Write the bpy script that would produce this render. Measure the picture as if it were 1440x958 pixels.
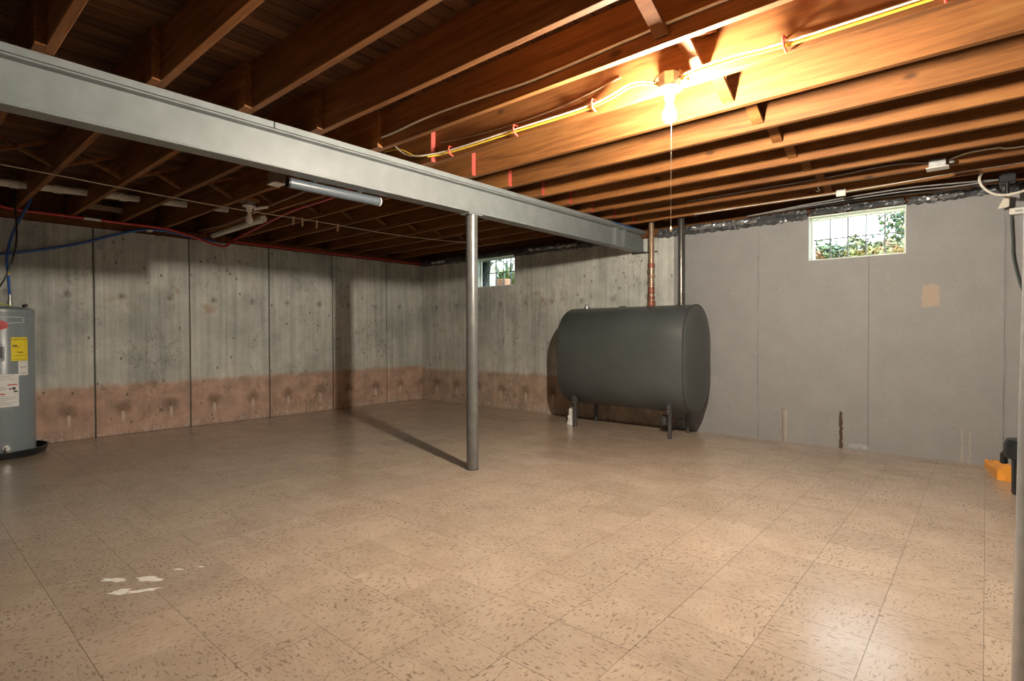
import bpy, math, random
from mathutils import Vector, Matrix
PI = math.pi
random.seed(7)
for o in list(bpy.data.objects): bpy.data.objects.remove(o)
S = bpy.context.scene
C = S.collection

# ------------------------------------------------------------------ camera
YAW, PITCH, ROLL = 0.714046, -0.0139368, -0.0029688
cp, sp, cy, sy = math.cos(PITCH), math.sin(PITCH), math.cos(YAW), math.sin(YAW)
FWD = Vector((-sy*cp, cy*cp, sp)); RT = Vector((cy, sy, 0)); UP = RT.cross(FWD)
RT = RT*math.cos(ROLL) + UP*math.sin(ROLL); UP = RT.cross(FWD)
cam = bpy.data.cameras.new('camera'); co = bpy.data.objects.new('camera', cam); C.objects.link(co)
M = Matrix((RT, UP, -FWD)).transposed().to_4x4(); M.translation = (7.05188, -5.86540, 1.08774)
co.matrix_world = M
cam.sensor_fit = 'HORIZONTAL'; cam.sensor_width = 36; cam.lens = 769.662/1440*36; cam.clip_start = 0.02
S.camera = co

# ------------------------------------------------------------------ world, sun, exposure
S.view_settings.view_transform = 'Standard'; S.view_settings.look = 'None'
S.view_settings.gamma = 1; S.view_settings.use_curve_mapping = False
S.view_settings.exposure = 1.05
BULB = 3600.0           # radiance of the ceiling bulb's glass
SKY = 8.0              # zenith radiance of the overcast sky
w = bpy.data.worlds.new('sky'); S.world = w; w.use_nodes = True
nt = w.node_tree; nt.nodes.clear()
tc = nt.nodes.new('ShaderNodeTexCoord'); sx = nt.nodes.new('ShaderNodeSeparateXYZ')
nt.links.new(tc.outputs['Generated'], sx.inputs[0])
rp = nt.nodes.new('ShaderNodeValToRGB'); nt.links.new(sx.outputs['Z'], rp.inputs[0])
rp.color_ramp.elements[0].position = 0; rp.color_ramp.elements[0].color = (.30, .315, .36, 1)
rp.color_ramp.elements[1].position = 1; rp.color_ramp.elements[1].color = (.90, .96, 1.0, 1)
bg = nt.nodes.new('ShaderNodeBackground'); bg.inputs[1].default_value = SKY
nt.links.new(rp.outputs[0], bg.inputs[0])
wo = nt.nodes.new('ShaderNodeOutputWorld'); nt.links.new(bg.outputs[0], wo.inputs[0])
sl = bpy.data.lights.new('sun_offscreen', 'SUN'); sl.energy = 1.2; sl.angle = 0.03; sl.color = (1, .95, .86)
so = bpy.data.objects.new('sun_offscreen', sl); C.objects.link(so)
so.rotation_euler = Vector((0.35, 0.75, -0.85)).to_track_quat('-Z', 'Y').to_euler()

# ------------------------------------------------------------------ mesh helpers
class MB:
    def __init__(s): s.v = []; s.f = []
    def _a(s, vs, fs):
        b = len(s.v); s.v += [tuple(x) for x in vs]; s.f += [tuple(b+i for i in q) for q in fs]; return s
    def box(s, x0, x1, y0, y1, z0, z1):
        v = [(x, y, z) for x in (x0, x1) for y in (y0, y1) for z in (z0, z1)]
        return s._a(v, [(0,1,3,2), (4,6,7,5), (0,4,5,1), (2,3,7,6), (0,2,6,4), (1,5,7,3)])
    def bbox(s, x0, x1, y0, y1, z0, z1, b):      # box with chamfered edges
        cx, cy_, cz = (x0+x1)/2, (y0+y1)/2, (z0+z1)/2; hx, hy, hz = (x1-x0)/2, (y1-y0)/2, (z1-z0)/2
        v = []; idx = {}
        for ax in range(3):
            for i in (-1, 1):
                for j in (-1, 1):
                    for k in (-1, 1):
                        d = [hx-b, hy-b, hz-b]; d[ax] += b
                        idx[(ax, i, j, k)] = len(v); v.append((cx+i*d[0], cy_+j*d[1], cz+k*d[2]))
        f = []
        sg = (-1, 1)
        for a in sg:
            f.append([idx[(0, a, j, k)] for j, k in ((-1,-1), (1,-1), (1,1), (-1,1))][::a])
            f.append([idx[(1, j, a, k)] for j, k in ((-1,-1), (1,-1), (1,1), (-1,1))][::-a])
            f.append([idx[(2, j, k, a)] for j, k in ((-1,-1), (1,-1), (1,1), (-1,1))][::a])
        for a in sg:
            for c in sg:
                f.append((idx[(0,a,c,-1)], idx[(0,a,c,1)], idx[(1,a,c,1)], idx[(1,a,c,-1)]))
                f.append((idx[(0,a,-1,c)], idx[(0,a,1,c)], idx[(2,a,1,c)], idx[(2,a,-1,c)]))
                f.append((idx[(1,-1,a,c)], idx[(1,1,a,c)], idx[(2,1,a,c)], idx[(2,-1,a,c)]))
                for e in sg: f.append((idx[(0,a,c,e)], idx[(1,a,c,e)], idx[(2,a,c,e)]))
        return s._a(v, f)
    def prism(s, pts, axis, a, b):               # polygon pts in the two other axes, extruded a..b along axis
        def mk(p, t):
            q = [p[0], p[1]]; q.insert(axis, t); return q
        n = len(pts)
        v = [mk(p, a) for p in pts] + [mk(p, b) for p in pts]
        f = [tuple(range(n)), tuple(range(2*n-1, n-1, -1))] + [(i, (i+1) % n, n+(i+1) % n, n+i) for i in range(n)]
        return s._a(v, f)
    def tube(s, path, r, n=10, cap=True):
        P = [Vector(p) for p in path]; m = len(P)
        rr = r if isinstance(r, (list, tuple)) else [r]*m
        t0 = (P[1]-P[0]).normalized(); ref = Vector((0,0,1)) if abs(t0.z) < .9 else Vector((1,0,0))
        u = t0.cross(ref).normalized(); b = len(s.v)
        for i in range(m):
            t = (P[min(i+1, m-1)]-P[max(i-1, 0)])
            t = t.normalized() if t.length > 1e-9 else t0
            u = (u-t*u.dot(t)); u = u.normalized() if u.length > 1e-6 else t.orthogonal().normalized()
            q = t.cross(u)
            for k in range(n):
                a = 2*PI*k/n; s.v.append(tuple(P[i]+(u*math.cos(a)+q*math.sin(a))*rr[i]))
        for i in range(m-1):
            for k in range(n):
                k2 = (k+1) % n
                s.f.append((b+i*n+k, b+i*n+k2, b+(i+1)*n+k2, b+(i+1)*n+k))
        if cap:
            s.f.append(tuple(b+k for k in range(n))[::-1]); s.f.append(tuple(b+(m-1)*n+k for k in range(n)))
        return s
    def lathe(s, prof, c=(0,0,0), n=24):         # prof: (r, z)
        b = len(s.v); c = Vector(c)
        for r, z in prof:
            for k in range(n):
                a = 2*PI*k/n; s.v.append((c.x+r*math.cos(a), c.y+r*math.sin(a), c.z+z))
        for i in range(len(prof)-1):
            for k in range(n):
                k2 = (k+1) % n
                s.f.append((b+i*n+k, b+i*n+k2, b+(i+1)*n+k2, b+(i+1)*n+k))
        s.f.append(tuple(b+k for k in range(n))[::-1]); s.f.append(tuple(b+(len(prof)-1)*n+k for k in range(n)))
        return s
    def obox(s, c, ax, ay, az):                  # oriented box: centre + three half-axis vectors
        c, ax, ay, az = map(Vector, (c, ax, ay, az))
        v = [c+ax*i+ay*j+az*k for i in (-1,1) for j in (-1,1) for k in (-1,1)]
        return s._a(v, [(0,1,3,2), (4,6,7,5), (0,4,5,1), (2,3,7,6), (0,2,6,4), (1,5,7,3)])
    def cyl(s, c, r, a0, a1, z0, z1, off, n=10): # thin patch wrapped on an upright cylinder
        v = []; f = []
        for i in range(n+1):
            a = a0+(a1-a0)*i/n
            for z in (z0, z1):
                for q in (r, r+off): v.append((c[0]+q*math.cos(a), c[1]+q*math.sin(a), z))
        for i in range(n):
            k = 4*i
            f += [(k+1, k+5, k+7, k+3), (k, k+1, k+5, k+4)[::-1], (k+2, k+6, k+7, k+3)[::-1]]
        f += [(0, 1, 3, 2), (4*n, 4*n+2, 4*n+3, 4*n+1)]
        return s._a(v, f)
    def mesh(s, name, mat, smooth=False):
        me = bpy.data.meshes.new(name); me.from_pydata(s.v, [], s.f); me.validate(); 
        import bmesh
        bm = bmesh.new(); bm.from_mesh(me); bmesh.ops.recalc_face_normals(bm, faces=bm.faces); bm.to_mesh(me); bm.free()
        if mat: me.materials.append(mat)
        if smooth:
            for q in me.polygons: q.use_smooth = True
            try: me.set_sharp_from_angle(angle=math.radians(38))
            except Exception: pass
        return me
    def build(s, name, mat, parent=None, smooth=False): return link(name, s.mesh(name, mat, smooth), parent)
def link(name, data, parent=None):
    o = bpy.data.objects.new(name, data); C.objects.link(o)
    if parent: o.parent = parent; o.matrix_parent_inverse = parent.matrix_world.inverted()
    return o
def empty(name, loc=(0,0,0)):
    o = bpy.data.objects.new(name, None); o.location = loc; o.empty_display_size = .05; C.objects.link(o)
    o.matrix_world = Matrix.Translation(loc)
    return o
def tag(o, label, cat, group=None):
    o['label'] = label; o['category'] = cat
    if group: o['group'] = group
    return o
def struct(o, label=None):
    o['kind'] = 'structure'
    if label: o['label'] = label
    return o
def smoothpath(pts, n=8):
    P = [Vector(p) for p in pts]; out = []
    for i in range(len(P)-1):
        a, b, c, d = P[max(i-1, 0)], P[i], P[i+1], P[min(i+2, len(P)-1)]
        for k in range(n):
            t = k/n
            out.append(.5*((2*b)+(c-a)*t+(2*a-5*b+4*c-d)*t*t+(3*b-a-3*c+d)*t**3))
    out.append(P[-1]); return out
def text_mesh(body, size, fn, name, mat, parent):
    cu = bpy.data.curves.new('txt', 'FONT'); cu.body = body; cu.size = size; cu.align_x = 'CENTER'
    to = bpy.data.objects.new('txt', cu); C.objects.link(to)
    dg = bpy.context.evaluated_depsgraph_get(); dg.update()
    me = bpy.data.meshes.new_from_object(to.evaluated_get(dg)); bpy.data.objects.remove(to)
    for v in me.vertices: v.co = fn(v.co.x, v.co.y)
    me.materials.clear(); me.materials.append(mat)
    return link(name, me, parent)

# ------------------------------------------------------------------ material helpers
class NB:
    def __init__(s, name):
        s.m = bpy.data.materials.new(name); s.m.use_nodes = True; s.t = s.m.node_tree; s.t.nodes.clear()
        s.out = s.n('ShaderNodeOutputMaterial'); s.b = s.n('ShaderNodeBsdfPrincipled')
        s.l(s.b.outputs[0], s.out.inputs[0]); s.pos = None
    def n(s, t, **k):
        q = s.t.nodes.new(t)
        for a, b in k.items(): setattr(q, a, b)
        return q
    def l(s, a, b): s.t.links.new(a, b)
    def set(s, i, v):
        if hasattr(v, 'links') or isinstance(v, bpy.types.NodeSocket): s.l(v, i)
        else: i.default_value = v
    def P(s):
        if not s.pos: s.pos = s.n('ShaderNodeNewGeometry').outputs['Position']
        return s.pos
    def xyz(s):
        q = s.n('ShaderNodeSeparateXYZ'); s.l(s.P(), q.inputs[0]); return q.outputs
    def math(s, op, a, b=0.0, clamp=False):
        q = s.n('ShaderNodeMath', operation=op, use_clamp=clamp); s.set(q.inputs[0], a); s.set(q.inputs[1], b); return q.outputs[0]
    def mapping(s, vec, sc=(1,1,1), loc=(0,0,0), rot=(0,0,0)):
        q = s.n('ShaderNodeMapping'); s.l(vec, q.inputs[0])
        q.inputs['Scale'].default_value = sc; q.inputs['Rotation'].default_value = rot; s.set(q.inputs['Location'], loc); return q.outputs[0]
    def noise(s, vec, scale, detail=4, rough=.55, dist=0):
        q = s.n('ShaderNodeTexNoise'); s.l(vec, q.inputs['Vector']); q.inputs['Scale'].default_value = scale
        q.inputs['Detail'].default_value = detail; q.inputs['Roughness'].default_value = rough; q.inputs['Distortion'].default_value = dist
        return q.outputs[0]
    def ramp(s, f, *st):
        q = s.n('ShaderNodeValToRGB'); s.l(f, q.inputs[0]); e = q.color_ramp.elements
        while len(e) < len(st): e.new(.5)
        for i, (p, c) in enumerate(st):
            e[i].position = p; e[i].color = (c, c, c, 1) if isinstance(c, (int, float)) else (*c, 1)
        return q.outputs[0]
    def sm(s, v, a, b):                          # smoothstep a..b -> 0..1
        q = s.n('ShaderNodeMapRange', interpolation_type='SMOOTHSTEP'); s.set(q.inputs[0], v)
        q.inputs[1].default_value = a; q.inputs[2].default_value = b; return q.outputs[0]
    def mix(s, f, a, b, mode='MIX'):
        q = s.n('ShaderNodeMix', data_type='RGBA', blend_type=mode); s.set(q.inputs[0], f)
        for i, v in ((6, a), (7, b)):
            s.set(q.inputs[i], (*v, 1) if isinstance(v, tuple) and len(v) == 3 else v)
        return q.outputs[2]
    def bump(s, h, st=.3, d=.01):
        q = s.n('ShaderNodeBump'); q.inputs['Strength'].default_value = st; q.inputs['Distance'].default_value = d
        s.l(h, q.inputs['Height']); s.l(q.outputs[0], s.b.inputs['Normal'])
    def done(s, col, rough=.6, metal=0, spec=.5):
        s.set(s.b.inputs['Base Color'], (*col, 1) if isinstance(col, tuple) and len(col) == 3 else col)
        s.set(s.b.inputs['Roughness'], rough); s.set(s.b.inputs['Metallic'], metal)
        s.b.inputs['Specular IOR Level'].default_value = spec
        return s.m
def plain(name, col, rough=.5, metal=0, var=.12, scale=30, bump=0, spec=.5):
    a = NB(name); f = a.noise(a.P(), scale)
    lo = tuple(c*(1-var) for c in col); hi = tuple(min(1, c*(1+var)) for c in col)
    if bump: a.bump(f, bump, .004)
    return a.done(a.ramp(f, (.3, lo), (.7, hi)), rough, metal, spec)
def wood(name, axis, dark, mid, light, rough=.7, gs=1.0, vary=.3):
    a = NB(name); oi = a.n('ShaderNodeObjectInfo').outputs['Random']
    off = a.n('ShaderNodeCombineXYZ'); r10 = a.math('MULTIPLY', oi, 37.0)
    for i in range(3): a.l(r10, off.inputs[i])
    sc = [14*gs, 14*gs, 14*gs]; sc[axis] = .9*gs
    v = a.mapping(a.P(), tuple(sc), off.outputs[0])
    g = a.noise(v, 1.6, 5, .6, .8); fine = a.noise(v, 9, 3, .6)
    bl = a.noise(a.mapping(a.P(), (1.3, 1.3, 1.3), off.outputs[0]), 1.2, 3)
    c = a.ramp(g, (.28, dark), (.5, mid), (.74, light))
    c = a.mix(.35, c, a.ramp(fine, (.3, .45), (.7, 1.0)), 'MULTIPLY')
    c = a.mix(.5, c, a.ramp(bl, (.3, .62), (.7, 1.15)), 'MULTIPLY')
    k = a.ramp(oi, (0, 1-vary), (1, 1.0)); c = a.mix(1.0, c, k, 'MULTIPLY')
    # knots
    vo = a.n('ShaderNodeTexVoronoi'); ks = [2.6, 2.6, 2.6]; ks[axis] = 1.3
    a.l(a.mapping(a.P(), tuple(ks), off.outputs[0]), vo.inputs['Vector']); vo.inputs['Scale'].default_value = 1.6
    kn = a.ramp(vo.outputs['Distance'], (.035, .25), (.09, 1.0)); c = a.mix(.8, c, kn, 'MULTIPLY')
    a.bump(g, .25, .004)
    return a.done(c, rough, 0, .3)

# concrete with form-tie stains; U is the along-wall coordinate
def concrete(name, axis, tie0, pitch, red, stain_at, seed):
    a = NB(name); x, y, z = a.xyz(); U = (x, y)[axis]; P = a.P()
    big = a.noise(P, 1.1, 4, .6); md = a.noise(P, 5, 5, .65); fn = a.noise(P, 60, 3, .7)
    c = a.ramp(big, (.3, (.40, .425, .395)), (.52, (.60, .62, .57)), (.72, (.74, .74, .68)))
    c = a.mix(.45, c, a.ramp(md, (.3, .6), (.68, 1.1)), 'MULTIPLY')
    c = a.mix(.25, c, a.ramp(fn, (.3, .6), (.6, 1.1)), 'MULTIPLY')
    sc = [1.4, 1.4, 1.4]; sc[2] = .06*9; sc[axis] = 17
    st = a.noise(a.mapping(P, tuple(sc), (seed, seed, 0)), 1.0, 4, .6)
    c = a.mix(.42, c, a.ramp(st, (.35, .55), (.62, 1.15)), 'MULTIPLY')
    # pale lime runs
    st2 = a.noise(a.mapping(P, tuple(q*1.7 for q in sc), (seed+4, seed, 2)), 1.0, 3, .5)
    c = a.mix(a.math('MULTIPLY', a.sm(st2, .62, .72), .5), c, (.72, .72, .67))
    # rust-red tide band at the foot
    lvl = a.math('ADD', z, a.math('MULTIPLY', a.math('SUBTRACT', md, .5), .13))
    band = a.math('SUBTRACT', 1.0, a.sm(lvl, stain_at-.05, stain_at+.03))
    rc = a.ramp(md, (.3, tuple(q*.75 for q in red)), (.7, tuple(min(1, q*1.45) for q in red)))
    c = a.mix(a.math('MULTIPLY', band, .8), c, rc)
    # rusty blotches
    bl = a.math('MULTIPLY', a.sm(a.noise(P, 2.3, 4, .65), .60, .70), a.math('MULTIPLY', a.sm(z, .9, 1.2), a.math('SUBTRACT', 1.0, a.sm(z, 1.6, 1.85))))
    c = a.mix(a.math('MULTIPLY', bl, .6), c, (.42, .27, .17))
    # pale salts at the very foot
    ft = a.math('MULTIPLY', a.sm(a.noise(a.mapping(P, (30, 30, 14)), 1.0, 4, .7), .52, .62), a.math('SUBTRACT', 1.0, a.sm(lvl, .05, .11)))
    c = a.mix(a.math('MULTIPLY', ft, .7), c, (.60, .60, .57))
    # form ties: repeat along the wall
    du = a.math('SUBTRACT', a.math('PINGPONG', a.math('SUBTRACT', U, tie0+pitch/2), pitch/2), pitch/2)
    du = a.math('SUBTRACT', pitch/2, a.math('ABSOLUTE', a.math('SUBTRACT', a.math('FLOORED_MODULO', a.math('SUBTRACT', U, tie0), pitch), pitch/2)))
    wob = a.math('MULTIPLY', a.math('SUBTRACT', a.noise(P, 14, 3), .5), .09)
    for zz, kind in ((.29, 0), (1.50, 1)):
        dz = a.math('SUBTRACT', z, zz)
        d = a.math('SQRT', a.math('ADD', a.math('MULTIPLY', du, du), a.math('MULTIPLY', dz, dz)))
        d = a.math('ADD', d, wob)
        if kind == 0:
            halo = a.math('MULTIPLY', a.math('SUBTRACT', 1.0, a.sm(d, .03, .11)), .6)
            c = a.mix(halo, c, (.19, .125, .085))
            dn = a.math('ADD', du, a.math('MULTIPLY', wob, .25))
            run = a.math('MULTIPLY', a.math('SUBTRACT', 1.0, a.sm(dn, .008, .022)), a.math('MULTIPLY', a.sm(a.math('MULTIPLY', dz, -1.0), .02, .05), a.math('SUBTRACT', 1.0, a.sm(a.math('MULTIPLY', dz, -1.0), .09, .19))))
            c = a.mix(a.math('MULTIPLY', run, .8), c, (.70, .62, .55))
        else:
            c = a.mix(a.math('MULTIPLY', a.math('SUBTRACT', 1.0, a.sm(d, .01, .06)), .5), c, (.16, .14, .11))
    # bug holes
    vo = a.n('ShaderNodeTexVoronoi'); sc3 = [7, 7, 7]; sc3[2] = 4.5; a.l(a.mapping(P, tuple(sc3)), vo.inputs['Vector']); vo.inputs['Scale'].default_value = 1.5
    pits = a.math('MULTIPLY', a.math('SUBTRACT', 1.0, a.sm(a.math('ADD', vo.outputs['Distance'], a.math('MULTIPLY', fn, .14)), .15, .22)), a.sm(big, .40, .52))
    c = a.mix(a.math('MULTIPLY', pits, .75), c, (.10, .095, .08))
    crack = a.math('MULTIPLY', a.math('SUBTRACT', 1.0, a.sm(a.math('ABSOLUTE', a.math('SUBTRACT', a.noise(a.mapping(P, (2, 2, .9)), 2.2, 6, .7), .5)), .002, .010)), a.sm(a.noise(P, 1.7), .50, .58))
    c = a.mix(a.math('MULTIPLY', crack, .7), c, (.11, .105, .09))
    a.bump(a.math('SUBTRACT', a.math('ADD', md, a.math('MULTIPLY', fn, .3)), a.math('MULTIPLY', pits, 1.2)), .35, .006)
    return a.done(c, .85, 0, .25)
def painted_wall():
    a = NB('grey_painted_concrete'); x, y, z = a.xyz(); P = a.P()
    md = a.noise(P, 4, 5, .6); fn = a.noise(P, 45, 4, .65)
    c = a.ramp(md, (.25, (.255, .258, .258)), (.75, (.31, .31, .308)))
    c = a.mix(.12, c, a.ramp(fn, (.3, .5), (.6, 1.1)), 'MULTIPLY')
    n = a.math('SUBTRACT', a.noise(P, 18, 4, .7), .5)
    xn = a.math('ADD', x, a.math('MULTIPLY', n, .05)); zn = a.math('ADD', z, a.math('MULTIPLY', n, .10))
    def rect(x0, x1, z0, z1, e=.006):
        return a.math('MULTIPLY', a.math('MULTIPLY', a.sm(xn, x0-e, x0+e), a.math('SUBTRACT', 1.0, a.sm(xn, x1-e, x1+e))),
                      a.math('MULTIPLY', a.sm(zn, z0-e, z0+e), a.math('SUBTRACT', 1.0, a.sm(zn, z1-e, z1+e))))
    for (x0, x1, z0, z1, col, k) in ((6.632, 6.752, 1.30, 1.485, (.42, .33, .25), .9), (5.522, 5.532, -.1, .33, (.20, .11, .05), .8),
                                     (5.548, 5.566, -.1, .31, (.45, .36, .28), .8), (6.016, 6.044, -.1, .34, (.06, .032, .016), .97), (6.900, 6.912, .0, .29, (.42, .36, .31), .7),
                                     (6.950, 6.962, -.1, .26, (.42, .36, .31), .6), (6.10, 6.26, .02, .055, (.5, .52, .55), .35), (6.38, 6.40, 1.42, 1.62, (.34, .30, .27), .6), (5.86, 5.87, 1.42, 1.58, (.33, .30, .27), .5)):
        c = a.mix(a.math('MULTIPLY', rect(x0, x1, z0, z1), k), c, col)
    a.bump(a.math('ADD', md, a.math('MULTIPLY', fn, .35)), .22, .006)
    return a.done(c, .62, 0, .4)
def floor_mat():
    a = NB('streaked_vinyl_tile'); x, y, z = a.xyz(); P = a.P()
    cx_ = a.math('FLOOR', a.math('DIVIDE', a.math('SUBTRACT', x, .042), .3048)); cy_ = a.math('FLOOR', a.math('DIVIDE', a.math('ADD', y, 9.078), .3048))
    chk = a.math('FLOORED_MODULO', a.math('ADD', cx_, cy_), 2.0)
    cell = a.n('ShaderNodeCombineXYZ'); a.l(cx_, cell.inputs[0]); a.l(cy_, cell.inputs[1])
    wn = a.n('ShaderNodeTexWhiteNoise', noise_dimensions='3D'); a.l(cell.outputs[0], wn.inputs['Vector'])
    f1 = a.noise(a.mapping(P, (36, 95, 1), (0, 0, 0), (0, 0, -.50)), 1.0, 3, .6, .5)
    f2 = a.noise(a.mapping(P, (95, 36, 1), (3, 5, 0), (0, 0, -.55)), 1.0, 3, .6, .5)
    fl = a.mix(chk, f1, f2); big = a.noise(P, .8, 3, .6); md = a.noise(P, 5, 5, .7)
    base = a.ramp(md, (.3, (.445, .345, .262)), (.7, (.535, .43, .335)))
    base = a.mix(.55, base, a.ramp(big, (.3, .80), (.7, 1.1)), 'MULTIPLY')
    base = a.mix(.12, base, wn.outputs['Value'], 'MULTIPLY')
    fleck = a.math('MULTIPLY', a.sm(fl, .555, .63), a.ramp(a.noise(P, 3.0, 3), (.35, .45), (.65, 1.0)))
    c = a.mix(a.math('MULTIPLY', fleck, .74), base, (.13, .088, .062))
    scuff = a.noise(a.mapping(P, (.9, 5, 1), (0, 0, 0), (0, 0, .5)), 1.5, 5, .65)
    c = a.mix(a.math('MULTIPLY', a.sm(scuff, .54, .72), .34), c, (.27, .20, .15))
    wax = a.noise(P, 2.2, 5, .65)
    a.bump(a.math('ADD', a.math('MULTIPLY', md, .6), a.math('MULTIPLY', big, 1.5)), .05, .01)
    m = a.done(c, a.ramp(wax, (.3, .215), (.7, .265)), 0, 1.0)
    return m

JOIST = wood('fir_joist', 0, (.145, .050, .012), (.26, .098, .023), (.345, .152, .044), .68)
BOARD = wood('subfloor_board', 1, (.085, .034, .013), (.175, .075, .029), (.26, .122, .050), .8, 1.2, .55)
STEEL = plain('grey_beam_paint', (.185, .205, .208), .42, 0, .10, 9, .08)
COLUMN = plain('grey_column_paint', (.20, .205, .20), .30, .55, .15, 12, .05)
CONC_L = concrete('poured_concrete_side', 1, -.448, .4633, (.46, .275, .195), .56, 3.1)
CONC_B = concrete('poured_concrete_end', 0, .367, .4633, (.40, .27, .19), .53, 8.3)
PAINT = painted_wall()
TILE = floor_mat()
MORTAR = plain('joint_concrete', (.30, .30, .27), .9)
ADHES = plain('black_tile_adhesive', (.06, .055, .05), .8)
BLACKP = plain('black_plastic', (.018, .02, .023), .35, 0, .2)
SHEET = plain('crumpled_black_sheet', (.075, .08, .085), .35, .1, .5, 12)
FOIL = plain('foil_scrap', (.5, .51, .52), .35, .8, .2, 40)
TANKM = plain('charcoal_tank_paint', (.066, .075, .074), .38, 0, .12, 3.2, .04)
LEGM = plain('tank_leg_steel', (.075, .075, .078), .45, .3, .2)
COPPER = plain('brown_iron_pipe', (.36, .25, .17), .36, .55, .22, 25)
REDBR = plain('red_brown_fitting', (.27, .095, .065), .45, .3, .2)
DKPIPE = plain('dark_steel_pipe', (.14, .135, .125), .28, .7, .15)
WHITEP = plain('white_pvc', (.74, .71, .63), .45, 0, .06)
WHITEM = plain('white_porcelain', (.82, .80, .75), .3, 0, .03)
HEATER = plain('heater_grey_enamel', (.235, .28, .305), .28, 0, .04)
HEATDK = plain('heater_dark_trim', (.05, .055, .06), .4)
YELLOW = plain('yellow_label', (.90, .72, .03), .5, 0, .04)
PAPER = plain('white_label', (.83, .83, .82), .5, 0, .03)
INK = plain('black_ink', (.03, .03, .03), .6)
REDINK = plain('red_ink', (.62, .10, .10), .5)
GREYINK = plain('grey_ink', (.42, .42, .43), .6)
REDPEX = plain('red_pex', (.55, .035, .045), .32, 0, .08)
BLUEPEX = plain('blue_pex', (.045, .13, .44), .32, 0, .08)
BLKCAB = plain('black_cable', (.02, .02, .022), .4)
WHCAB = plain('white_cable', (.72, .68, .58), .5)
BRCAB = plain('brown_cable', (.30, .22, .15), .6)
GRCAB = plain('grey_cable', (.28, .28, .28), .5)
YELCAB = plain('yellow_cable', (.86, .60, .05), .42, 0, .06)
REDCLIP = plain('red_clip', (.66, .07, .045), .45)
REDEND = plain('red_end_paint', (.36, .05, .035), .7, 0, .25, 20)
GALV = plain('galvanised_box', (.42, .43, .42), .35, .8, .15)
ROPE = plain('clothesline_rope', (.55, .48, .38), .8)
PEG = plain('wooden_peg', (.62, .43, .25), .7)
ORANGE = plain('orange_plastic', (.80, .33, .04), .4, 0, .15, 10)
FRAME = plain('pale_window_paint', (.70, .78, .72), .4, 0, .05)
MUNT = plain('dark_glazing_bar', (.12, .14, .15), .5)
BLUETARP = plain('blue_plastic', (.05, .13, .42), .35)
STONE = plain('bare_patch', (.78, .75, .70), .6, 0, .08)
GRASS = plain('grass', (.12, .20, .05), .9, 0, .4, 3)
SIDING = plain('white_downspout', (.80, .80, .78), .5)
BRICK = plain('clay_block', (.30, .15, .10), .8, 0, .2)
def leafm(name, c1, c2):
    a = NB(name); r = a.noise(a.P(), 7, 3); m = a.done(a.ramp(r, (.35, c1), (.65, c2)), .5, 0, .4); return m
LEAF = [leafm('green_leaf', (.016, .045, .007), (.075, .11, .025)), leafm('yellow_green_leaf', (.05, .066, .012), (.15, .145, .04)), leafm('rust_leaf', (.15, .05, .018), (.20, .115, .055)), leafm('blue_green_leaf', (.014, .045, .03), (.066, .11, .066))]
def glass():
    a = NB('window_glass'); tr = a.n('ShaderNodeBsdfTransparent'); gl = a.n('ShaderNodeBsdfGlossy'); gl.inputs['Roughness'].default_value = .03
    tr.inputs[0].default_value = (.94, .97, .96, 1)
    fr = a.n('ShaderNodeFresnel'); fr.inputs[0].default_value = 1.45; mx = a.n('ShaderNodeMixShader')
    a.l(fr.outputs[0], mx.inputs[0]); a.l(tr.outputs[0], mx.inputs[1]); a.l(gl.outputs[0], mx.inputs[2]); a.l(mx.outputs[0], a.out.inputs[0]); a.t.nodes.remove(a.b)
    return a.m
GLASS = glass()
def emis(name, col, k):
    a = NB(name); a.b.inputs['Base Color'].default_value = (1, 1, 1, 1)
    a.b.inputs['Emission Color'].default_value = (*col, 1); a.b.inputs['Emission Strength'].default_value = k; return a.m
LIT = emis('lit_bulb_glass', (1, .88, .72), BULB)

# ------------------------------------------------------------------ the shell
XR, YF, HW, T = 8.7, -9.1, 2.2, .25
ZJ, ZB = 2.28, 2.52                              # joist bottoms, subfloor underside
# floor and its tiles
fl = struct(MB().box(-T, XR+T, YF-T, T, -.15, -.0012).build('floor', ADHES))
TS = .3048; X0, Y0 = .042, -9.078
def pieces_tile(i, j):
    x0, x1 = X0+i*TS, X0+(i+1)*TS; y0, y1 = Y0+j*TS, Y0+(j+1)*TS
    return max(x0, .002), min(x1, XR-.002), max(y0, YF+.002), min(y1, -.002)
tiles = []
for i in range(-1, 29):
    for j in range(-1, 31):
        x0, x1, y0, y1 = pieces_tile(i, j)
        if x1-x0 < .01 or y1-y0 < .01: continue
        c = Vector(((x0+x1)/2, (y0+y1)/2, 0)); d = c-Vector(M.translation); z = d.dot(FWD)
        full = abs(x1-x0-TS) < 1e-4 and abs(y1-y0-TS) < 1e-4
        u, v = (d.dot(RT)/z*769.66 if z > .3 else 9e9), (d.dot(UP)/z*769.66 if z > .3 else 9e9)
        vis = z > .9 and abs(u) < 760 and abs(v) < 520
        tiles.append((0 if (vis and full) else 1, z, x0, x1, y0, y1))
tiles.sort()
G = .0007
tme = MB().box(-TS/2+G, TS/2-G, -TS/2+G, TS/2-G, -.003, 0).mesh('tile', TILE)
rest = MB()
for k, (nv, z, x0, x1, y0, y1) in enumerate(tiles):
    if k < 295 and not nv:
        o = link('tile', tme, fl); o.location = ((x0+x1)/2, (y0+y1)/2, random.uniform(0, .0004))
    else: rest.box(x0+G, x1-G, y0+G, y1-G, -.003, 0)
ro = rest.build('tile_field', TILE, fl); ro['kind'] = 'stuff'
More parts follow.
